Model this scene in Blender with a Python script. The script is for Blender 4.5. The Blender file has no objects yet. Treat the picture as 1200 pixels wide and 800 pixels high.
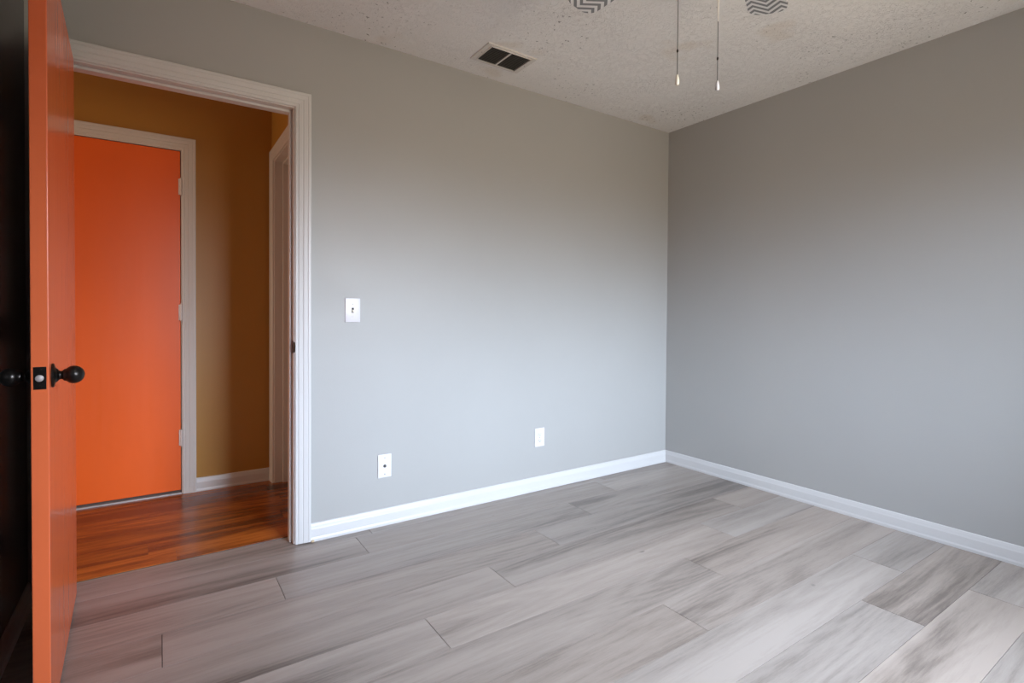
import bpy, bmesh, math, random
from mathutils import Vector, Matrix

random.seed(7)
S = bpy.context.scene
COL = S.collection
R = math.radians

# ------------------------------------------------------------------ camera
H = 2.44                                   # ceiling height
CAM = Vector((-3.13, -2.5837, 1.0839))
YAW, PITCH, ROLL = R(33.9713), R(-0.8604), R(0.3909)
FPX, CY = 612.43, 378.19                   # focal length and optical centre, for a 1200x800 frame
cd = bpy.data.cameras.new('camera')
cam = bpy.data.objects.new('camera', cd)
COL.objects.link(cam)
F = Vector((math.sin(YAW) * math.cos(PITCH), math.cos(YAW) * math.cos(PITCH), math.sin(PITCH)))
Rt = Vector((math.cos(YAW), -math.sin(YAW), 0))
Up = Rt.cross(F)
Rx = Rt * math.cos(ROLL) + Up * math.sin(ROLL)
Ux = -Rt * math.sin(ROLL) + Up * math.cos(ROLL)
cam.matrix_world = Matrix(((Rx.x, Ux.x, -F.x, CAM.x), (Rx.y, Ux.y, -F.y, CAM.y),
                           (Rx.z, Ux.z, -F.z, CAM.z), (0, 0, 0, 1)))
cd.sensor_width = 36
cd.lens = FPX * 36 / 1200
cd.shift_y = -(400 - CY) / 1200
cd.clip_start = 0.02
S.camera = cam

# ------------------------------------------------------------------ room dimensions
YW = -3.40                                  # window wall behind the camera
XL = -3.537                                 # left wall
YT = 0.112                                  # back wall thickness / hall side
YH = 1.093                                  # hall far wall
XE = -2.529                                 # hall end wall
WX0, WX1, WZ0, WZ1 = -2.25, -0.75, 0.85, 2.08   # window opening

# ------------------------------------------------------------------ sky through the window, exposure
SKY, GROUND = (0.70, 0.82, 1.0), (1.0, 0.84, 0.64)
SKY_S, GROUND_S = 74.0, 13.0
w = bpy.data.worlds.new('world')
S.world = w
w.use_nodes = True
nt = w.node_tree
nt.nodes.clear()
o = nt.nodes.new('ShaderNodeOutputWorld')
bg = nt.nodes.new('ShaderNodeBackground')
tc = nt.nodes.new('ShaderNodeTexCoord')
sx = nt.nodes.new('ShaderNodeSeparateXYZ')
rp = nt.nodes.new('ShaderNodeValToRGB')
mr = nt.nodes.new('ShaderNodeMapRange')
mr.inputs['From Min'].default_value = -1
mr.inputs['From Max'].default_value = 1
rp.color_ramp.elements[0].position = 0.49
rp.color_ramp.elements[0].color = [c * GROUND_S for c in GROUND] + [1]
rp.color_ramp.elements[1].position = 0.60
rp.color_ramp.elements[1].color = [c * SKY_S for c in SKY] + [1]
nt.links.new(tc.outputs['Generated'], sx.inputs[0])
nt.links.new(sx.outputs['Z'], mr.inputs['Value'])
nt.links.new(mr.outputs[0], rp.inputs[0])
# sky and ground dim towards both sides, added to darken the room's edges
PEAK_AZ, SIDE = R(3), 0.06
hv = nt.nodes.new('ShaderNodeVectorMath')
hv.operation = 'MULTIPLY'
hv.inputs[1].default_value = (1, 1, 0)
nt.links.new(tc.outputs['Generated'], hv.inputs[0])
nv = nt.nodes.new('ShaderNodeVectorMath')
nv.operation = 'NORMALIZE'
nt.links.new(hv.outputs[0], nv.inputs[0])
dt = nt.nodes.new('ShaderNodeVectorMath')
dt.operation = 'DOT_PRODUCT'
dt.inputs[1].default_value = (-math.sin(PEAK_AZ), -math.cos(PEAK_AZ), 0)
nt.links.new(nv.outputs[0], dt.inputs[0])
az = nt.nodes.new('ShaderNodeMapRange')
az.interpolation_type = 'SMOOTHSTEP'
az.inputs['From Min'].default_value = 0.58
az.inputs['From Max'].default_value = 0.98
az.inputs['To Min'].default_value = SIDE
az.inputs['To Max'].default_value = 1.0
nt.links.new(dt.outputs['Value'], az.inputs['Value'])
nt.links.new(az.outputs[0], bg.inputs['Strength'])
nt.links.new(rp.outputs[0], bg.inputs['Color'])
nt.links.new(bg.outputs[0], o.inputs[0])
ld = bpy.data.lights.new('window_portal', 'AREA')
ld.shape = 'RECTANGLE'
ld.size, ld.size_y = WX1 - WX0, WZ1 - WZ0
ld.cycles.is_portal = True
lo = bpy.data.objects.new('window_portal', ld)
COL.objects.link(lo)
lo.location = ((WX0 + WX1) / 2, YW - 0.07, (WZ0 + WZ1) / 2)
lo.rotation_euler = (R(90), 0, 0)            # portal faces into the room (+Y)
# warm light from the far end of the hall, out of the frame
hl = bpy.data.lights.new('hall_light', 'AREA')
hl.shape = 'RECTANGLE'
hl.size, hl.size_y = 0.7, 1.5
hl.energy = 20.0
hl.color = (1.0, 0.80, 0.58)
ho = bpy.data.objects.new('hall_light', hl)
COL.objects.link(ho)
ho.location = (-5.58, 0.60, 1.05)
ho.rotation_euler = (R(90), 0, R(-90))       # shines along +X

S.view_settings.view_transform = 'Standard'
S.view_settings.look = 'None'
S.view_settings.gamma = 1
S.view_settings.use_curve_mapping = False
S.view_settings.exposure = 0.0
S.cycles.max_bounces = 12
S.cycles.diffuse_bounces = 8
S.cycles.use_denoising = True


# ------------------------------------------------------------------ node helpers
class NT:
    def __init__(self, name):
        self.m = bpy.data.materials.new(name)
        self.m.use_nodes = True
        self.t = self.m.node_tree
        self.b = self.t.nodes['Principled BSDF']

    def n(self, typ, **kw):
        nd = self.t.nodes.new('ShaderNode' + typ)
        for k, v in kw.items():
            setattr(nd, k, v)
        return nd

    def l(self, a, b):
        self.t.links.new(a, b)

    def set(self, **kw):
        for k, v in kw.items():
            self.b.inputs[k.replace('_', ' ')].default_value = v

    def pos(self, scale=(1, 1, 1), offset=None):
        t = self.n('TexCoord')
        m = self.n('Mapping')
        m.inputs['Scale'].default_value = scale
        src = t.outputs['Object']
        if offset is not None:
            ad = self.n('VectorMath', operation='ADD')
            self.l(src, ad.inputs[0])
            self.l(offset, ad.inputs[1])
            src = ad.outputs[0]
        self.l(src, m.inputs['Vector'])
        return m.outputs[0]

    def noise(self, vec, scale, detail=3, rough=0.5, dist=0.0):
        n = self.n('TexNoise')
        n.inputs['Scale'].default_value = scale
        n.inputs['Detail'].default_value = detail
        n.inputs['Roughness'].default_value = rough
        n.inputs['Distortion'].default_value = dist
        self.l(vec, n.inputs['Vector'])
        return n.outputs['Fac']

    def ramp(self, fac, stops, interp='LINEAR'):
        r = self.n('ValToRGB')
        r.color_ramp.interpolation = interp
        e = r.color_ramp.elements
        while len(e) < len(stops):
            e.new(0.5)
        for i, (p, c) in enumerate(stops):
            e[i].position = p
            e[i].color = tuple(c) + (1,) if len(c) == 3 else c
        self.l(fac, r.inputs[0])
        return r.outputs[0]

    def mix(self, fac, a, b, mode='MIX'):
        m = self.n('MixRGB', blend_type=mode)
        for i, v in enumerate((fac, a, b)):
            if hasattr(v, 'links'):
                self.l(v, m.inputs[i])
            elif i == 0:
                m.inputs[0].default_value = v
            else:
                m.inputs[i].default_value = tuple(v) + (1,)
        return m.outputs[0]

    def math(self, op, a, b=None, c=None):
        m = self.n('Math', operation=op)
        for i, v in enumerate((a, b, c)):
            if v is None:
                continue
            if hasattr(v, 'links'):
                self.l(v, m.inputs[i])
            else:
                m.inputs[i].default_value = v
        return m.outputs[0]

    def bump(self, h, strength, dist):
        b = self.n('Bump')
        b.inputs['Strength'].default_value = strength
        b.inputs['Distance'].default_value = dist
        self.l(h, b.inputs['Height'])
        self.l(b.outputs[0], self.b.inputs['Normal'])


def grey(v):
    return (v, v, v)


def paint(name, col, rough=0.5, var=0.06, bump=0.15, bscale=220, spec=0.5):
    a = NT(name)
    p = a.pos()
    f = a.noise(p, 2.5, 4)
    c = a.mix(f, [x * (1 - var) for x in col], [min(1, x * (1 + var)) for x in col])
    a.l(c, a.b.inputs['Base Color'])
    a.set(Roughness=rough, Specular_IOR_Level=spec)
    if bump:
        a.bump(a.noise(p, bscale, 2), bump, 0.002)
    return a.m


def brushed_paint(name, col, rough):
    """Hand-brushed glossy door paint: faint vertical brush marks."""
    a = NT(name)
    p = a.pos((60, 60, 3))
    f = a.noise(p, 1, 3)
    g = a.noise(a.pos((3, 3, 1.2)), 1, 4)
    c = a.mix(g, [x * .9 for x in col], [min(1, x * 1.1) for x in col])
    a.l(c, a.b.inputs['Base Color'])
    rr = a.math('MULTIPLY_ADD', f, 0.12, rough - 0.06)
    a.l(rr, a.b.inputs['Roughness'])
    a.bump(f, 0.12, 0.002)
    return a.m


def metal(name, col, rough, metallic=1.0):
    a = NT(name)
    f = a.noise(a.pos(), 60, 3)
    c = a.mix(f, [x * .8 for x in col], [min(1, x * 1.2) for x in col])
    a.l(c, a.b.inputs['Base Color'])
    a.set(Roughness=rough, Metallic=metallic)
    return a.m


def wall_paint():
    a = NT('grey_wall_paint')
    p = a.pos()
    f = a.noise(p, 1.7, 4)
    c = a.mix(f, (0.352, 0.346, 0.330), (0.378, 0.372, 0.356))
    # patched places: slightly different sheen
    g = a.noise(a.pos((2.2, 2.2, 5)), 1.0, 5, 0.6)
    a.l(c, a.b.inputs['Base Color'])
    a.l(a.math('MULTIPLY_ADD', g, 0.2, 0.36), a.b.inputs['Roughness'])
    a.set(Specular_IOR_Level=0.4)
    a.bump(a.noise(p, 160, 3), 0.12, 0.002)
    return a.m


def ceiling_mat():
    a = NT('stomped_ceiling_texture')
    p = a.pos()
    lump = a.noise(p, 40, 4, 0.55, 0.9)
    ridge = a.ramp(lump, [(0.47, grey(0)), (0.52, grey(1)), (0.57, grey(0))])
    where = a.ramp(a.noise(p, 4.5, 3, 0.6), [(0.35, grey(0.30)), (0.70, grey(0.9))])
    fine = a.noise(p, 75, 4, 0.6)
    h = a.math('MULTIPLY_ADD', a.math('MULTIPLY', ridge, where), 0.8, a.math('MULTIPLY', fine, 0.35))
    a.bump(h, 0.62, 0.007)
    base = a.mix(a.noise(p, 1.3, 3), (0.79, 0.775, 0.75), (0.86, 0.845, 0.82))
    # dark specks in the texture, in clusters
    cl = a.ramp(a.noise(p, 1.9, 2), [(0.42, grey(0)), (0.60, grey(1))])
    sp = a.ramp(a.noise(p, 55, 2, 0.6), [(0.655, grey(0)), (0.70, grey(1))])
    k = a.math('MULTIPLY', a.math('MULTIPLY', cl, sp), 0.75)
    c = a.mix(k, base, (0.13, 0.115, 0.10))
    yel = a.ramp(a.noise(p, 3.1, 2), [(0.66, grey(0)), (0.74, grey(1))])
    c = a.mix(a.math('MULTIPLY', yel, 0.25), c, (0.62, 0.50, 0.36))
    a.l(c, a.b.inputs['Base Color'])
    a.set(Roughness=0.9, Specular_IOR_Level=0.2)
    return a.m


def plank_mat(name, light, mid, dark, rough, streak=1.0, tone=0.25, warm=None):
    """Wood planks: the float-colour attribute 'plank' gives every plank its own grain and tone."""
    a = NT(name)
    at = a.n('Attribute', attribute_name='plank')
    sc = a.n('VectorMath', operation='SCALE')
    a.l(at.outputs['Vector'], sc.inputs[0])
    sc.inputs['Scale'].default_value = 37.0
    off = sc.outputs[0]
    big = a.noise(a.pos((0.50, 7.5, 1), off), 1.0, 3, 0.5, 0.30)
    med = a.noise(a.pos((1.1, 30, 1), off), 1.0, 5, 0.62, 0.15)
    fin = a.noise(a.pos((9, 120, 1), off), 1.0, 5, 0.8)
    # cathedral figure: rings of a slow noise field
    fld = a.noise(a.pos((0.5, 5.0, 1), off), 1.0, 1, 0.4, 0.1)
    ring = a.math('SINE', a.math('MULTIPLY', fld, 95.0))
    ring = a.math('MULTIPLY_ADD', ring, 0.5, 0.5)
    f = a.math('MULTIPLY_ADD', med, 0.28, a.math('MULTIPLY', big, 0.72))
    f = a.math('MULTIPLY_ADD', a.math('SUBTRACT', ring, 0.5), 0.055 * streak, f)
    f = a.math('MULTIPLY_ADD', a.math('SUBTRACT', fin, 0.5), 0.34 * streak, f)
    c = a.ramp(f, [(0.30, dark), (0.46, mid), (0.62, light)])
    # small knots
    kn = a.noise(a.pos((11, 26, 1), off), 1.0, 1)
    kk = a.ramp(kn, [(0.80, grey(0)), (0.85, grey(1))])
    c = a.mix(a.math('MULTIPLY', kk, 0.6), c, [x * .45 for x in dark])
    sep = a.n('SeparateXYZ')
    a.l(at.outputs['Vector'], sep.inputs[0])
    v = a.math('MULTIPLY_ADD', sep.outputs['Z'], tone, 1 - tone / 2)
    c = a.mix(1.0, c, v, 'MULTIPLY')
    if warm:
        wv = a.ramp(sep.outputs['X'], [(0.2, grey(1)), (0.9, warm)])
        c = a.mix(1.0, c, wv, 'MULTIPLY')
    a.l(c, a.b.inputs['Base Color'])
    a.l(a.math('MULTIPLY_ADD', med, 0.16, rough - 0.08), a.b.inputs['Roughness'])
    a.bump(a.math('ADD', a.math('MULTIPLY', med, 0.5), fin), 0.10, 0.001)
    return a.m


def chevron_mat():
    """White blade film with a grey zigzag, laid in blade coordinates."""
    a = NT('grey_white_chevron')
    t = a.n('TexCoord')
    s = a.n('SeparateXYZ')
    a.l(t.outputs['Object'], s.inputs[0])
    tri = a.math('PINGPONG', s.outputs['Y'], 0.045)
    u = a.math('ADD', s.outputs['X'], tri)
    fr = a.math('FRACT', a.math('DIVIDE', u, 0.031))
    k = a.ramp(fr, [(0.47, grey(0)), (0.50, grey(1)), (0.97, grey(1)), (1.0, grey(0))])
    c = a.mix(k, (0.78, 0.77, 0.75), (0.20, 0.20, 0.20))
    a.l(c, a.b.inputs['Base Color'])
    a.set(Roughness=0.4)
    return a.m


def glass_mat():
    a = NT('window_glass')
    tr = a.n('BsdfTransparent')
    gl = a.n('BsdfGlossy')
    gl.inputs['Roughness'].default_value = 0.02
    lw = a.n('LayerWeight')
    lw.inputs['Blend'].default_value = 0.15
    mx = a.n('MixShader')
    a.l(lw.outputs['Fresnel'], mx.inputs[0])
    a.l(tr.outputs[0], mx.inputs[1])
    a.l(gl.outputs[0], mx.inputs[2])
    a.l(mx.outputs[0], a.t.nodes['Material Output'].inputs[0])
    return a.m


M = dict(
    wall=wall_paint(),
    left=paint('dark_left_wall', (0.10, 0.10, 0.098), 0.30, spec=0.5),  # one even tone, much darker than the other walls
    ochre=paint('ochre_hall_paint', (0.40, 0.190, 0.028), 0.42, 0.05),
    white=paint('white_trim_paint', (0.57, 0.56, 0.55), 0.35, 0.03, 0.08),
    hallwhite=paint('white_hall_trim_paint', (0.58, 0.545, 0.51), 0.35, 0.03, 0.08),
    ceil=ceiling_mat(),
    orange=brushed_paint('orange_door_paint', (0.76, 0.112, 0.012), 0.34),
    leaf=brushed_paint('coral_orange_door_paint', (0.78, 0.155, 0.052), 0.22),
    plank=plank_mat('grey_oak_planks', (0.355, 0.309, 0.274), (0.282, 0.242, 0.212), (0.140, 0.117, 0.101), 0.40,
                    1.0, 0.15, (1.0, 0.955, 0.92)),
    hallplank=plank_mat('red_brown_hall_planks', (0.36, 0.105, 0.018), (0.165, 0.042, 0.009), (0.048, 0.012, 0.005), 0.24,
                        1.3, 0.5),
    sub=paint('dark_underlay', (0.05, 0.045, 0.04), 0.9, 0.1, 0),
    bronze=metal('oil_rubbed_bronze', (0.035, 0.030, 0.027), 0.28, 0.85),
    nickel=metal('worn_nickel', (0.50, 0.44, 0.42), 0.5, 0.3),
    plate=paint('white_plate_plastic', (0.68, 0.66, 0.68), 0.30, 0.02, 0),
    almond=paint('cream_plastic', (0.82, 0.76, 0.64), 0.35, 0.02, 0),
    dark=paint('dark_slot', (0.03, 0.028, 0.026), 0.7, 0.1, 0),
    screw=metal('dull_screw', (0.38, 0.36, 0.34), 0.4),
    vent=paint('white_register_enamel', (0.66, 0.63, 0.59), 0.40, 0.04, 0.0),
    louver=paint('shaded_grey_louver', (0.20, 0.19, 0.175), 0.6, 0.15, 0.0),  # white slats coloured grey; their shade is put into the colour
    duct=paint('duct_shade', (0.02, 0.019, 0.018), 0.8, 0.1, 0),
    threshold=metal('grey_threshold', (0.42, 0.40, 0.38), 0.5, 0.4),
    chip=paint('bare_wood_chip', (0.50, 0.38, 0.24), 0.7, 0.2, 0.3),
    fan=paint('white_fan_enamel', (0.76, 0.75, 0.73), 0.35, 0.02, 0),
    chain=metal('grey_chain', (0.085, 0.08, 0.076), 0.5, 0.2),
    whitecord=paint('white_cord', (0.75, 0.73, 0.70), 0.6, 0.05, 0),
    chevron=chevron_mat(),
    glass=glass_mat(),
    hinge=paint('painted_over_hinge', (0.62, 0.55, 0.50), 0.4, 0.05, 0),
)


# ------------------------------------------------------------------ mesh helpers
def tag(ob, label=None, cat=None, group=None, kind=None):
    if label:
        ob['label'] = label
    if cat:
        ob['category'] = cat
    if group:
        ob['group'] = group
    if kind:
        ob['kind'] = kind
    return ob


def empty(name, loc, label, cat, group=None, kind=None, rotz=0.0):
    e = bpy.data.objects.new(name, None)
    e.empty_display_size = 0.05
    COL.objects.link(e)
    e.location = loc
    e.rotation_euler = (0, 0, rotz)
    return tag(e, label, cat, group, kind)


def obj(name, bm, mats, parent=None, smooth=False):
    me = bpy.data.meshes.new(name)
    bmesh.ops.recalc_face_normals(bm, faces=bm.faces)
    bm.to_mesh(me)
    bm.free()
    for m in (mats if isinstance(mats, (list, tuple)) else [mats]):
        me.materials.append(m)
    if smooth:
        me.polygons.foreach_set('use_smooth', [True] * len(me.polygons))
        try:
            me.set_sharp_from_angle(angle=R(38))
        except Exception:
            pass
    ob = bpy.data.objects.new(name, me)
    COL.objects.link(ob)
    if parent:
        ob.parent = parent
    return ob


def box(bm, x0, x1, y0, y1, z0, z1, mat=0, bevel=0.0, seg=2):
    g = bmesh.ops.create_cube(bm, size=1)
    vs = g['verts']
    for v in vs:
        v.co = Vector((x0 + (x1 - x0) * (v.co.x + .5), y0 + (y1 - y0) * (v.co.y + .5), z0 + (z1 - z0) * (v.co.z + .5)))
    fs = {f for v in vs for f in v.link_faces}
    for f in fs:
        f.material_index = mat
    if bevel:
        es = list({e for v in vs for e in v.link_edges})
        r = bmesh.ops.bevel(bm, geom=es, offset=bevel, segments=seg, profile=0.5, affect='EDGES')
        for f in r['faces']:
            f.material_index = mat
    return fs


def lathe(bm, prof, origin=(0, 0, 0), axis='Z', seg=32, mat=0):
    """prof: list of (radius, height) from one end to the other; ends are closed."""
    ox, oy, oz = origin
    rings = []
    for r, h in prof:
        ring = []
        for i in range(seg):
            t = 2 * math.pi * i / seg
            c, s = r * math.cos(t), r * math.sin(t)
            p = {'Z': (c, s, h), 'X': (h, c, s), 'Y': (s, h, c)}[axis]
            ring.append(bm.verts.new((p[0] + ox, p[1] + oy, p[2] + oz)))
        rings.append(ring)
    for a, b in zip(rings, rings[1:]):
        for i in range(seg):
            f = bm.faces.new((a[i], a[(i + 1) % seg], b[(i + 1) % seg], b[i]))
            f.material_index = mat
    for ring in (rings[0], rings[-1]):
        f = bm.faces.new(ring)
        f.material_index = mat


def strip(bm, prof, maps, close_ends=True):
    """Loft one closed profile through stations; maps[k](u, v) -> xyz."""
    rings = [[bm.verts.new(mp(u, v)) for u, v in prof] for mp in maps]
    n = len(prof)
    for a, b in zip(rings, rings[1:]):
        for i in range(n):
            bm.faces.new((a[i], a[(i + 1) % n], b[(i + 1) % n], b[i]))
    if close_ends:
        bm.faces.new(rings[0])
        bm.faces.new(list(reversed(rings[-1])))


def new():
    return bmesh.new()


# ------------------------------------------------------------------ floor: planks in rows along X
def floor_mesh(rows, x0, x1, gap, zt, thick, joints, length):
    """rows: list of (y_lo, y_hi); joints[k]: one known butt joint of row k."""
    bm = new()
    lay = bm.loops.layers.float_color.new('plank')
    box(bm, x0, x1, min(r[0] for r in rows), max(r[1] for r in rows), zt - thick, zt - 0.003, 1)
    for k, (ya, yb) in enumerate(rows):
        j = joints[k]
        xs = [x0]
        x = j - math.floor((j - x0) / length) * length
        while x < x1 - 0.02:
            if x > x0 + 0.02:
                xs.append(x)
            x += length
        xs.append(x1)
        for a, b in zip(xs, xs[1:]):
            c = (random.random(), random.random(), random.random(), 1)
            fs = set()
            g = bmesh.ops.create_cube(bm, size=1)
            for v in g['verts']:
                v.co = Vector((a + gap + (b - a - 2 * gap) * (v.co.x + .5), ya + gap * .7 + (yb - ya - 1.4 * gap) * (v.co.y + .5),
                               zt - 0.004 + 0.004 * (v.co.z + .5)))
                fs.update(v.link_faces)
            for f in fs:
                for lp in f.loops:
                    lp[lay] = c
    return bm


PW = 0.2015
edge = [0.14, -0.075] + [-0.075 - PW * k for k in range(1, 18)]
edge = [YT - 0.002] + [e for e in edge[1:] if e > YW + 0.02] + [YW]
rows = [(edge[i + 1], edge[i]) for i in range(len(edge) - 1)]
known = [-0.70, -2.345, -2.737, -3.127, -1.958, -2.349, -1.18, -1.564, -0.506, -0.90, -0.45, -1.30, -1.75, -0.9, -2.2, -1.6, -0.7]
fl = obj('floor', floor_mesh(rows, XL, 0.0, 0.0011, 0.0, 0.05, known + [-1.0] * 5, 1.562), [M['plank'], M['sub']])
tag(fl, 'grey wood plank floor of the empty room', 'floor', kind='structure')

hw = 0.127
hrows = []
y = YT
while y < YH - 0.01:
    hrows.append((y, min(YH, y + hw)))
    y += hw
fh = obj('floor_hall', floor_mesh(hrows, -5.6, -2.30, 0.0004, 0.004, 0.05, [random.uniform(-3.4, -2.4) for _ in hrows], 1.22),
         [M['hallplank'], M['sub']])
tag(fh, 'glossy red-brown plank floor of the hallway seen through the doorway', 'floor', kind='structure')

# ------------------------------------------------------------------ walls and ceilings
OX0, OX1, OZ = -3.436, -2.6137, 2.034            # clear opening of the bedroom doorway (jamb faces)
RO = 0.018                                       # jamb board thickness
bm = new()
box(bm, -5.7, OX0 - RO, 0, YT, -.05, H + .02)
box(bm, OX1 + RO, 0.1, 0, YT, -.05, H + .02)
box(bm, OX0 - RO, OX1 + RO, 0, YT, OZ + RO, H + .02)
bm.normal_update()
for f in bm.faces:
    f.material_index = 1 if f.normal.y > .5 else 0
wb = tag(obj('wall_back', bm, [M['wall'], M['ochre']]), 'pale grey painted wall with the doorway, switch and outlets', 'wall', kind='structure')
for hx_, hz_, hr in ((-0.931, 1.657, 0.0035), (-1.664, 1.164, 0.003)):
    bm = new()
    lathe(bm, [(hr, 0.0004), (hr, -0.0006), (0.0008, -0.0010)], (hx_, 0, hz_), 'Y', 12)
    obj('nail_mark', bm, M['screw'], wb, True)['label'] = 'small grey nail mark on the wall'
bm = new()
box(bm, 0, .1, YW - .12, 0, -.05, H + .02)
tag(obj('wall_right', bm, M['wall']), 'plain grey painted wall on the right with white baseboard', 'wall', kind='structure')
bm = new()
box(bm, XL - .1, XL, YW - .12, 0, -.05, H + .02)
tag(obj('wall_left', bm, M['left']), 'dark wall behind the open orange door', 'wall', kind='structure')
bm = new()
box(bm, XL - .1, WX0, YW - .12, YW, -.05, H + .02)
box(bm, WX1, .1, YW - .12, YW, -.05, H + .02)
box(bm, WX0, WX1, YW - .12, YW, -.05, WZ0)
box(bm, WX0, WX1, YW - .12, YW, WZ1, H + .02)
tag(obj('wall_window', bm, M['wall']), 'grey painted wall with the window, behind the viewer', 'wall', kind='structure')
bm = new()
box(bm, XL, 0, YW, 0, H, H + .1)
tag(obj('ceiling', bm, M['ceil']), 'off-white stomp-textured ceiling with dark specks', 'ceiling', kind='structure')

# hall shell
D2R, D2L, D2T = -3.024, -3.824, 2.043            # hall door clear opening
bm = new()
box(bm, -5.6, D2L - RO, YH, YH + .11, -.05, H + .02)
box(bm, D2R + RO, XE + .2, YH, YH + .11, -.05, H + .02)
box(bm, D2L - RO, D2R + RO, YH, YH + .11, D2T + RO, H + .02)
tag(obj('wall_hall_far', bm, M['ochre']), 'ochre hallway wall with the closed orange door', 'wall', kind='structure')
D3A, D3B, D3T = 0.235, 1.008, 2.043              # hall end doorway, along Y
bm = new()
box(bm, XE, XE + .115, D3B + RO, YH, -.05, H + .02)
box(bm, XE, XE + .115, YT, D3A - RO, -.05, H + .02)
box(bm, XE, XE + .115, D3A - RO, D3B + RO, D3T + RO, H + .02)
tag(obj('wall_hall_end', bm, M['ochre']), 'ochre end wall of the hallway above its white-framed doorway', 'wall', kind='structure')
bm = new()
box(bm, -5.7, -5.6, YT, YH, -.05, H + .02)
tag(obj('wall_hall_left', bm, M['ochre']), 'far left end wall of the hallway, out of view', 'wall', kind='structure')
bm = new()
box(bm, -5.6, XE, YT, YH, H, H + .1)
tag(obj('ceiling_hall', bm, M['ceil']), 'ceiling of the hallway', 'ceiling', kind='structure')

# ------------------------------------------------------------------ baseboards
BH = 0.0856
bprof = [(0, 0.0), (0.0145, 0.0), (0.0150, 0.012), (0.0125, 0.020), (0.0120, 0.058), (0.0100, 0.066), (0.0085, 0.074),
         (0.0062, 0.082), (0.0030, BH), (0, BH)]
bm = new()
strip(bm, bprof, [lambda v, z: (-2.5395, -v, z), lambda v, z: (-v, -v, z)])
bb = tag(obj('baseboard_back', bm, M['white']), 'white baseboard along the wall with the doorway', 'baseboard', kind='structure')
bm = new()
box(bm, -2.5385, -2.524, -0.021, -0.010, 0.0, 0.010, 0, 0.003)
obj('bare_wood_end', bm, M['chip'], bb)['label'] = 'bare unpainted chip of wood at the baseboard end'
bm = new()
strip(bm, bprof, [lambda v, z: (-v, -v, z), lambda v, z: (-v, YW + v, z)])
tag(obj('baseboard_right', bm, M['white']), 'white baseboard along the plain right wall', 'baseboard', kind='structure')
bm = new()
strip(bm, bprof, [lambda v, z: (XL + v, -0.001, z), lambda v, z: (XL + v, YW + v, z)])
tag(obj('baseboard_left', bm, M['white']), 'shaded white baseboard behind the open orange door', 'baseboard', kind='structure')
bm = new()
strip(bm, bprof, [lambda v, z: (XL + v, YW + v, z), lambda v, z: (-v, YW + v, z)])
tag(obj('baseboard_window', bm, M['white']), 'white baseboard under the window', 'baseboard', kind='structure')
bm = new()
strip(bm, bprof, [lambda v, z: (-2.954, YH - v, z), lambda v, z: (XE, YH - v, z)])
tag(obj('baseboard_hall', bm, M['hallwhite']), 'white baseboard on the ochre hallway wall', 'baseboard', kind='structure')

# ------------------------------------------------------------------ door frames
CW = 0.0692
# profile across a casing: u outwards from the opening, v out of the wall
cprof = [(0, 0), (0, 0.008), (0.0025, 0.0105), (0.011, 0.0112), (0.0130, 0.0095), (0.0160, 0.0122), (0.030, 0.0138), (0.0335, 0.0124),
         (0.0375, 0.0148), (0.052, 0.0162), (0.055, 0.0153), (0.058, 0.0172), (0.066, 0.0175), (CW, 0.0150), (CW, 0)]


def door_frame(name, label, a0, a1, zt, wall, mat, depth, stop_at, lift=0.004, stop_w=0.036, rear=False):
    """wall(a, v, z): a along the wall, v out of the wall face towards the viewer. a0 < a1."""
    root = bpy.data.objects.new(name, None)
    root.empty_display_size = 0.05
    COL.objects.link(root)
    tag(root, label, 'door frame', kind='structure')
    i0, i1, iz = a0 - 0.005, a1 + 0.005, zt + 0.005           # casing sits back from the jamb edge

    def face(sign, base, nm):
        bm = new()
        strip(bm, cprof, [lambda u, v: wall(i0 - u, base + sign * v, lift), lambda u, v: wall(i0 - u, base + sign * v, iz + u),
                          lambda u, v: wall(i1 + u, base + sign * v, iz + u), lambda u, v: wall(i1 + u, base + sign * v, lift)])
        return obj(nm, bm, mat, root)
    face(1, 0, 'casing')
    if rear:
        face(-1, -depth, 'casing')

    def bx(bm, a, b, va, vb, za, zb):
        p, q = wall(a, va, za), wall(b, vb, zb)
        box(bm, min(p[0], q[0]), max(p[0], q[0]), min(p[1], q[1]), max(p[1], q[1]), za, zb, 0, 0.0012, 1)
    bm = new()
    bx(bm, a0 - RO, a0, -depth, 0, 0.002, zt)
    bx(bm, a1, a1 + RO, -depth, 0, 0.002, zt)
    bx(bm, a0 - RO, a1 + RO, -depth, 0, zt, zt + RO)
    obj('jamb', bm, mat, root)
    bm = new()
    s = 0.011
    bx(bm, a0, a0 + s, -stop_at - stop_w, -stop_at, 0.002, zt)
    bx(bm, a1 - s, a1, -stop_at - stop_w, -stop_at, 0.002, zt)
    bx(bm, a0 + s, a1 - s, -stop_at - stop_w, -stop_at, zt - s, zt)
    obj('door_stop', bm, mat, root)
    return root


fr1 = door_frame('trim_1', 'white casing and jamb around the open bedroom doorway', OX0, OX1, OZ,
                 lambda a, v, z: (a, -v, z), M['white'], YT, 0.037, rear=True)
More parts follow.
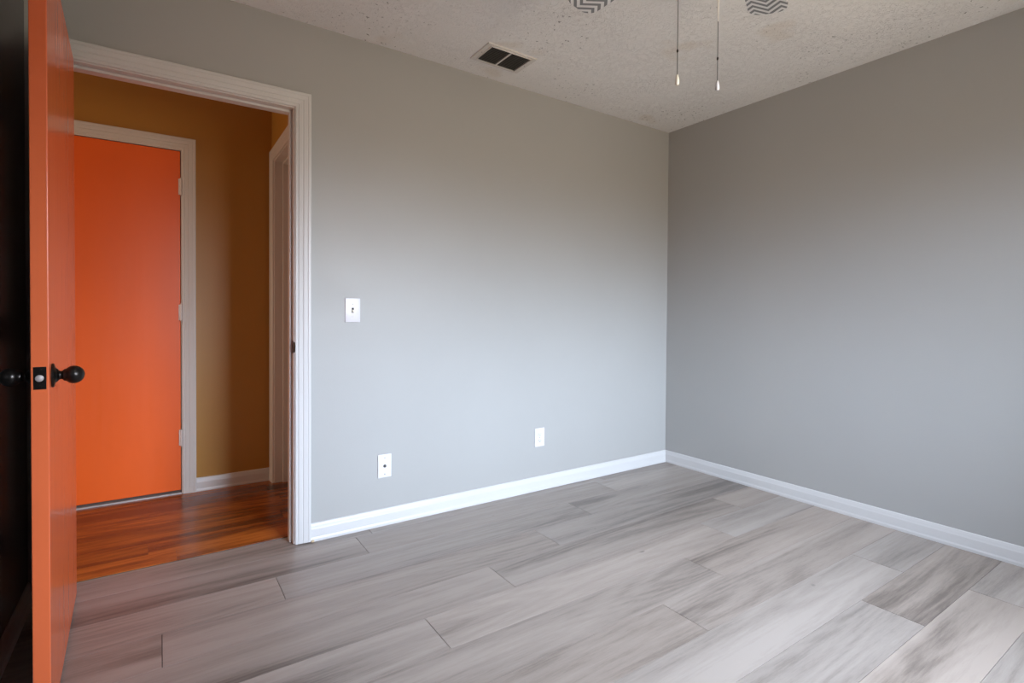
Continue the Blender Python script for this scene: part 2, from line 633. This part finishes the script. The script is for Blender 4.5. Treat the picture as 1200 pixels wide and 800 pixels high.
# strike plate with its curved lip on the right jamb
bm = new()
box(bm, OX1 - 0.0012, OX1 + 0.001, 0.004, 0.034, 0.897, 0.957, 0, 0.0005, 1)
prof = [(OX1 + 0.0005, 0.006), (OX1 - 0.0015, 0.004), (OX1 - 0.0010, -0.004), (OX1 + 0.003, -0.0135), (OX1 + 0.0045, -0.0130)]
rng = []
for k in range(9):
    t = k / 8
    ext = math.sin(math.pi * t) ** 0.6
    ring = []
    for (px, py) in prof:
        ring.append(bm.verts.new((px, 0.006 + (py - 0.006) * (0.25 + 0.75 * ext), 0.901 + 0.052 * t)))
    rng.append(ring)
for a, b in zip(rng, rng[1:]):
    for i in range(len(prof) - 1):
        bm.faces.new((a[i], a[i + 1], b[i + 1], b[i]))
obj('strike_plate', bm, M['bronze'], fr1)['label'] = 'dark bronze strike plate'

fr2 = door_frame('trim_2', 'white casing around the closed orange hallway door', D2L, D2R, D2T,
                 lambda a, v, z: (a, YH - v, z), M['hallwhite'], 0.11, 0.042)
fr3 = door_frame('trim_3', 'white casing and jamb of the hallway end doorway', D3A, D3B, D3T,
                 lambda a, v, z: (XE - v, a, z), M['hallwhite'], 0.115, 0.050)


# ------------------------------------------------------------------ doors
def knob(parent, origin, sign, label=None):
    """Egg-shaped knob on a round rose; axis along X."""
    pr = [(0.0001, 0.0), (0.0315, 0.0), (0.0318, 0.0025), (0.0300, 0.0050), (0.0215, 0.0070), (0.0185, 0.0085), (0.0165, 0.0115),
          (0.0128, 0.0140), (0.0112, 0.0165), (0.0110, 0.0195), (0.0125, 0.0220), (0.0155, 0.0242)]
    for k in range(15):                                       # the ball
        t = math.pi * (0.25 + 0.75 * k / 14)
        pr.append((max(0.0001, 0.0238 * math.sin(t)), 0.0440 - 0.0232 * math.cos(t) * (1.0 if t > math.pi / 2 else 0.9)))
    bm = new()
    lathe(bm, [(r, sign * h) for r, h in pr if h < 0.0145], origin, 'X', 32)
    rose = obj('rose', bm, M['bronze'], None, True)
    bm = new()
    lathe(bm, [(r, sign * h) for r, h in pr if h >= 0.0115], origin, 'X', 32)
    kb = obj('door_knob', bm, M['bronze'], parent, True)
    rose.parent = kb
    if label:
        kb['label'] = label
    return kb


# open bedroom door: leaf built along -Y from its hinge, then turned a little
LW = 0.815
leaf_root = empty('door_1', (-3.4309, -0.02, 0), 'orange door standing open into the room, dark knobs', 'door', kind='structure', rotz=R(2.3))
bm = new()
box(bm, 0, 0.035, -LW, 0, 0.012, 2.032, 0, 0.0022, 2)
obj('door_leaf', bm, M['leaf'], leaf_root)
ky, kz = -LW + 0.062, 0.917
knob(leaf_root, (0.035, ky, kz), 1)
knob(leaf_root, (0.0, ky, kz), -1)
bm = new()
box(bm, 0.0050, 0.0300, -LW - 0.0012, -LW + 0.002, kz - 0.0285, kz + 0.0285, 0, 0.0006, 1)
lp = obj('latch_plate', bm, M['bronze'], leaf_root)
bm = new()
lathe(bm, [(0.0082, -LW - 0.0005), (0.0082, -LW - 0.0070), (0.0060, -LW - 0.0088), (0.0001, -LW - 0.0090)], (0.0172, 0, kz), 'Y', 20)
obj('latch_bolt', bm, M['nickel'], lp, True)['label'] = 'pale metal latch bolt'
for dz in (-0.0215, 0.0215):
    bm = new()
    lathe(bm, [(0.0001, -LW - 0.0008), (0.0034, -LW - 0.0008), (0.0034, -LW - 0.0018), (0.0001, -LW - 0.0022)], (0.0175, 0, kz + dz), 'Y', 14)
    obj('screw', bm, M['bronze'], lp, True)
for hz in (0.25, 1.02, 1.80):                                  # butt hinges at the jamb
    bm = new()
    lathe(bm, [(0.0055, hz - 0.044), (0.0055, hz + 0.044), (0.003, hz + 0.048)], (-0.004, 0.004, 0), 'Z', 14)
    box(bm, -0.003, 0.032, 0.0, 0.0015, hz - 0.044, hz + 0.044)
    obj('hinge', bm, M['bronze'], leaf_root, True)

# closed orange door across the hall
d2 = empty('door_2', (D2L, YH, 0), 'closed flat orange door across the hallway', 'door', kind='structure')
bm = new()
box(bm, 0.003, D2R - D2L - 0.004, 0.004, 0.039, 0.026, D2T - 0.004, 0, 0.0015, 1)
obj('door_leaf', bm, M['orange'], d2)
bm = new()
box(bm, 0.0, D2R - D2L, -0.004, 0.060, 0.001, 0.012, 0, 0.003, 2)
obj('door_threshold', bm, M['threshold'], d2)
bm = new()
box(bm, 0.0, D2R - D2L, 0.080, 0.11, 0.001, D2T)
obj('leak_block_panel', bm, M['dark'], d2)  # added unseen panel, stops outside light leaking around the door
for hz in (1.829, 1.086, 0.340):
    bm = new()
    hx = D2R - D2L - 0.0015
    for q in range(5):
        z0 = hz - 0.046 + q * 0.0184
        lathe(bm, [(0.0064, z0 + 0.0006), (0.0064, z0 + 0.0178)], (hx, -0.0055, 0), 'Z', 16)
    lathe(bm, [(0.0040, hz - 0.050), (0.0055, hz - 0.047), (0.0040, hz + 0.047), (0.0045, hz + 0.051)], (hx, -0.0055, 0), 'Z', 14)
    box(bm, hx - 0.012, hx + 0.010, -0.0035, 0.0045, hz - 0.046, hz + 0.046)
    obj('hinge', bm, M['hinge'], d2, True)['label'] = 'pale painted hinge'
bm = new()
lathe(bm, [(0.031, 0.004), (0.031, -0.004), (0.012, -0.012), (0.011, -0.028), (0.020, -0.036), (0.024, -0.050), (0.019, -0.064),
           (0.0001, -0.067)], (0.065, 0, 0.917), 'Y', 28)
obj('door_knob', bm, M['bronze'], d2, True)

# hall end door, closed behind its stop
d3 = empty('door_3', (XE, D3A, 0), 'white door set back in the hallway end doorway', 'door', kind='structure')
bm = new()
box(bm, 0.087, 0.112, 0.003, D3B - D3A - 0.003, 0.010, D3T - 0.004, 0, 0.0015, 1)
obj('door_leaf', bm, M['hallwhite'], d3)

# ------------------------------------------------------------------ window behind the viewer
w1 = empty('window_1', ((WX0 + WX1) / 2, YW, WZ0), 'white double window behind the viewer', 'window', kind='structure')
hw_, hh_ = (WX1 - WX0) / 2, WZ1 - WZ0
bm = new()
for a, b, c, d in ((-hw_, -hw_ + .03, 0, hh_), (hw_ - .03, hw_, 0, hh_), (-hw_ + .03, hw_ - .03, 0, .03), (-hw_ + .03, hw_ - .03, hh_ - .03, hh_), (-.03, .03, .03, hh_ - .03)):
    box(bm, a, b, -.12, -.0, c, d)
obj('window_frame', bm, M['white'], w1)
for xa, xb in ((-hw_ + .03, -.03), (.03, hw_ - .03)):
    for za, zb, yy in ((.03, hh_ / 2 + .015, -.055), (hh_ / 2 - .015, hh_ - .03, -.090)):
        bm = new()
        t = .032
        box(bm, xa, xa + t, yy, yy + .03, za, zb)
        box(bm, xb - t, xb, yy, yy + .03, za, zb)
        box(bm, xa + t, xb - t, yy, yy + .03, za, za + t)
        box(bm, xa + t, xb - t, yy, yy + .03, zb - t, zb)
        sa = obj('sash', bm, M['white'], w1)
        bm = new()
        box(bm, xa + t, xb - t, yy + .013, yy + .017, za + t, zb - t)
        obj('pane', bm, M['glass'], sa)
bm = new()
box(bm, -hw_ - .05, hw_ + .05, -.01, .05, -.022, 0, 0, .004)
obj('window_sill', bm, M['white'], w1)


# ------------------------------------------------------------------ switch and outlets on the back wall (wall face at y = 0)
def plate_mesh(wd, ht):
    bm = new()
    box(bm, -wd / 2, wd / 2, -0.0055, 0.0, -ht / 2, ht / 2, 0, 0.0028, 3)
    return bm


def screw_head(parent, x, z, y=-0.0055, mat='screw'):
    bm = new()
    lathe(bm, [(0.0034, y + 0.001), (0.0034, y - 0.0008), (0.0022, y - 0.0016), (0.0001, y - 0.0018)], (x, 0, z), 'Y', 16)
    obj('screw', bm, M[mat], parent, True)


PWD, PHT = 0.0745, 0.119
sw = empty('light_switch', (-2.3405, 0, 1.1020), 'white toggle light switch on the grey wall right of the doorway', 'light switch')
pl = obj('wall_plate', plate_mesh(PWD, PHT), M['plate'], sw, True)
bm = new()
box(bm, -0.0055, 0.0055, -0.0062, -0.004, -0.0130, 0.0130, 0, 0.0006, 1)
obj('toggle_slot', bm, M['dark'], sw)
bm = new()
g = box(bm, -0.0042, 0.0042, -0.0170, -0.004, -0.0050, 0.0040, 0, 0.0012, 2)
bmesh.ops.rotate(bm, verts=bm.verts, cent=(0, -0.004, 0), matrix=Matrix.Rotation(R(28), 3, 'X'))
obj('toggle', bm, M['almond'], sw, True)
screw_head(pl, 0, 0.0302)
screw_head(pl, 0, -0.0302, mat='plate')

cx = empty('cable_outlet', (-2.1745, 0, 0.3050), 'white cable jack plate low on the grey wall near the doorway', 'outlet')
pl = obj('wall_plate', plate_mesh(0.072, PHT), M['plate'], cx, True)
bm = new()
lathe(bm, [(0.0001, -0.004), (0.0080, -0.004), (0.0080, -0.0075), (0.0050, -0.0080), (0.0048, -0.0150), (0.0030, -0.0152), (0.0001, -0.0130)],
      (0, 0, 0), 'Y', 20)
obj('cable_jack', bm, M['chain'], cx, True)
screw_head(pl, 0, 0.0420)
screw_head(pl, 0, -0.0420)

dx = empty('power_outlet', (-1.1790, 0, 0.3275), 'white duplex power outlet low on the grey wall near the corner', 'outlet')
pl = obj('wall_plate', plate_mesh(0.0725, 0.114), M['plate'], dx, True)
for dz in (0.0195, -0.0195):
    bm = new()
    box(bm, -0.0165, 0.0165, -0.0078, -0.004, dz - 0.0140, dz + 0.0140, 0, 0.0035, 3)
    rc = obj('receptacle', bm, M['plate'], dx, True)
    bm = new()
    box(bm, -0.0078, -0.0052, -0.0082, -0.0070, dz - 0.0020, dz + 0.0070)
    box(bm, 0.0052, 0.0078, -0.0082, -0.0070, dz - 0.0010, dz + 0.0060)
    lathe(bm, [(0.0026, -0.0082), (0.0026, -0.0070)], (0, 0, dz - 0.0075), 'Y', 12)
    obj('slot', bm, M['dark'], rc)
screw_head(pl, 0, 0.0)

# ------------------------------------------------------------------ ceiling register
vt = empty('ceiling_vent', (-1.6205, -0.2470, H), 'white rectangular air register with two dark louver panels in the ceiling', 'vent')
bm = new()
VX, VY = 0.149, 0.096
ix, iy, mid = 0.1185, 0.0785, 0.005
f_in, z0 = -0.009, 0.0


def ringframe(bm):
    for a, b, c, d in ((-VX, -ix, -VY, VY), (ix, VX, -VY, VY), (-ix, ix, -VY, -iy), (-ix, ix, iy, VY), (-mid, mid, -iy, iy)):
        box(bm, a, b, c, d, -0.0065, 0.0)


ringframe(bm)
# raised inner lip and sloped rim
for a, b, c, d in ((-ix - .006, -ix, -iy - .006, iy + .006), (ix, ix + .006, -iy - .006, iy + .006), (-ix, ix, -iy - .006, -iy), (-ix, ix, iy, iy + .006)):
    box(bm, a, b, c, d, -0.0105, -0.006, 0, 0.001, 1)
obj('register_frame', bm, M['vent'], vt)
bm = new()
box(bm, -ix, ix, -iy, iy, -0.0008, -0.0002)
obj('duct_shade_plate', bm, M['duct'], vt)  # flat dark plate painted as the shade inside the duct
for xa, xb in ((-ix, -mid), (mid, ix)):
    bm = new()
    n = 13
    for k in range(n):
        yc = -iy + (k + .5) * 2 * iy / n
        vs = []
        for x in (xa, xb):
            vs.append([bm.verts.new((x, yc + dy, dz)) for dy, dz in ((-.0045, -.0085), (-.0040, -.0088), (.0040, -.0014), (.0035, -.0011))])
        for i in range(4):
            bm.faces.new((vs[0][i], vs[0][(i + 1) % 4], vs[1][(i + 1) % 4], vs[1][i]))
        bm.faces.new(vs[0])
        bm.faces.new(vs[1])
    obj('louver_panel', bm, M['louver'], vt)
for x in (-0.134, 0.134):
    bm = new()
    lathe(bm, [(0.0035, -0.006), (0.0035, -0.0075), (0.0001, -0.0085)], (x, 0, 0), 'Z', 14)
    obj('screw', bm, M['screw'], vt, True)

# ------------------------------------------------------------------ ceiling fan (mostly above the frame: blade tips and pull chains show)
FC = (-1.8314, -1.7326)
ZB = 2.20
BR = 0.608
fan = empty('ceiling_fan', (FC[0], FC[1], H), 'white ceiling fan with chevron-patterned blade tips and two hanging pull chains', 'ceiling fan')
bm = new()
lathe(bm, [(0.0001, 0.0), (0.085, 0.0), (0.088, -0.03), (0.060, -0.06), (0.05, -0.075)], (0, 0, 0), 'Z', 40)
obj('canopy', bm, M['fan'], fan, True)
bm = new()
lathe(bm, [(0.05, -0.070), (0.120, -0.085), (0.150, -0.110), (0.152, -0.185), (0.140, -0.205), (0.10, -0.218), (0.0001, -0.220)], (0, 0, 0), 'Z', 48)
obj('motor_housing', bm, M['fan'], fan, True)
bm = new()
lathe(bm, [(0.070, -0.215), (0.072, -0.285), (0.055, -0.300), (0.0001, -0.302)], (0, 0, 0), 'Z', 40)
obj('switch_housing', bm, M['fan'], fan, True)
A0 = 58.4
zb = ZB - H
for k in range(5):
    ang = R(A0 + 36 + 72 * k)
    bm = new()
    # blade outline in blade coordinates, rounded tip
    pts = []
    r0, r1, w0, w1_ = 0.19, BR, 0.050, 0.066
    rc = 0.045
    pts.append((r0, -w0))
    for q in range(9):
        t = -math.pi / 2 + (math.pi / 2) * q / 8
        pts.append((r1 - rc + rc * math.cos(t), -w1_ + rc + rc * math.sin(t)))
    for q in range(9):
        t = (math.pi / 2) * q / 8
        pts.append((r1 - rc + rc * math.cos(t), w1_ - rc + rc * math.sin(t)))
    pts.append((r0, w0))
    vs = [bm.verts.new((x, y, -0.003)) for x, y in pts]
    f = bm.faces.new(vs)
    ex = bmesh.ops.extrude_face_region(bm, geom=[f])
    for v in ex['geom']:
        if isinstance(v, bmesh.types.BMVert):
            v.co.z = 0.003
    bl = obj('fan_blade', bm, M['chevron'], fan)
    bl.location = (0, 0, zb)
    bl.rotation_euler = (R(8), 0, ang)
    bm = new()
    box(bm, 0.10, 0.25, -0.014, 0.014, 0.004, 0.010, 0, 0.002, 1)
    box(bm, 0.21, 0.25, -0.035, 0.035, 0.0035, 0.008, 0, 0.002, 1)
    obj('blade_bracket', bm, M['fan'], bl)


def cam_point(px, py, depth):
    return CAM + (F + Rx * ((px - 600) / FPX) - Ux * ((py - CY) / FPX)) * depth


for name_i, (px, py0, py1, joint, mat_top, bob) in enumerate(((793.5, 88, 100, 60, 'chain', 'almond'), (840.5, 95, 106, 69, 'whitecord', 'plate'))):
    depth = 1.49
    p_top, p_joint, p_b0, p_b1 = [cam_point(px, q, depth) for q in (0, joint, py0, py1)]
    x, yv = p_b1.x - FC[0], p_b1.y - FC[1]
    zt, zj, z0_, z1_ = -0.19, p_joint.z - H, p_b0.z - H, p_b1.z - H
    bm = new()
    rad = 0.0011
    zmid = zj if mat_top == 'chain' else cam_point(px, 26, depth).z - H
    lathe(bm, [(rad, zmid), (rad, z0_ - 0.002)], (x, yv, 0), 'Z', 8)
    n = int((zt - zmid) / 0.0048)
    if mat_top == 'chain':
        lathe(bm, [(rad, zt), (rad, zmid)], (x, yv, 0), 'Z', 8)
    pc = obj('pull_chain', bm, M['chain'], fan, True)
    if mat_top != 'chain':
        bm = new()
        lathe(bm, [(0.0018, zt), (0.0018, zmid)], (x, yv, 0), 'Z', 8)
        obj('cord_top', bm, M['whitecord'], pc, True)['label'] = 'white upper cord'
    bm = new()
    lathe(bm, [(0.0005, zj + 0.006), (0.0024, zj + 0.003), (0.0028, zj), (0.0024, zj - 0.003), (0.0005, zj - 0.006)], (x, yv, 0), 'Z', 12)
    obj('chain_connector', bm, M['bronze'], pc, True)
    bm = new()
    h = z0_ - z1_
    lathe(bm, [(0.0012, z0_ + 0.001), (0.0030, z0_), (0.0045, z0_ - h * .25), (0.0060, z0_ - h * .65), (0.0060, z0_ - h * .85), (0.0045, z1_), (0.0001, z1_ - 0.0005)],
          (x, yv, 0), 'Z', 18)
    obj('pull_knob', bm, M[bob], pc, True)['label'] = 'cream pull knob' if bob == 'almond' else 'white pull knob'
    # outlet boss where the chain leaves the motor housing
    bm = new()
    lathe(bm, [(0.006, zt + 0.01), (0.006, zt - 0.012), (0.003, zt - 0.016)], (x, yv, 0), 'Z', 14)
    obj('chain_outlet', bm, M['fan'], fan, True)
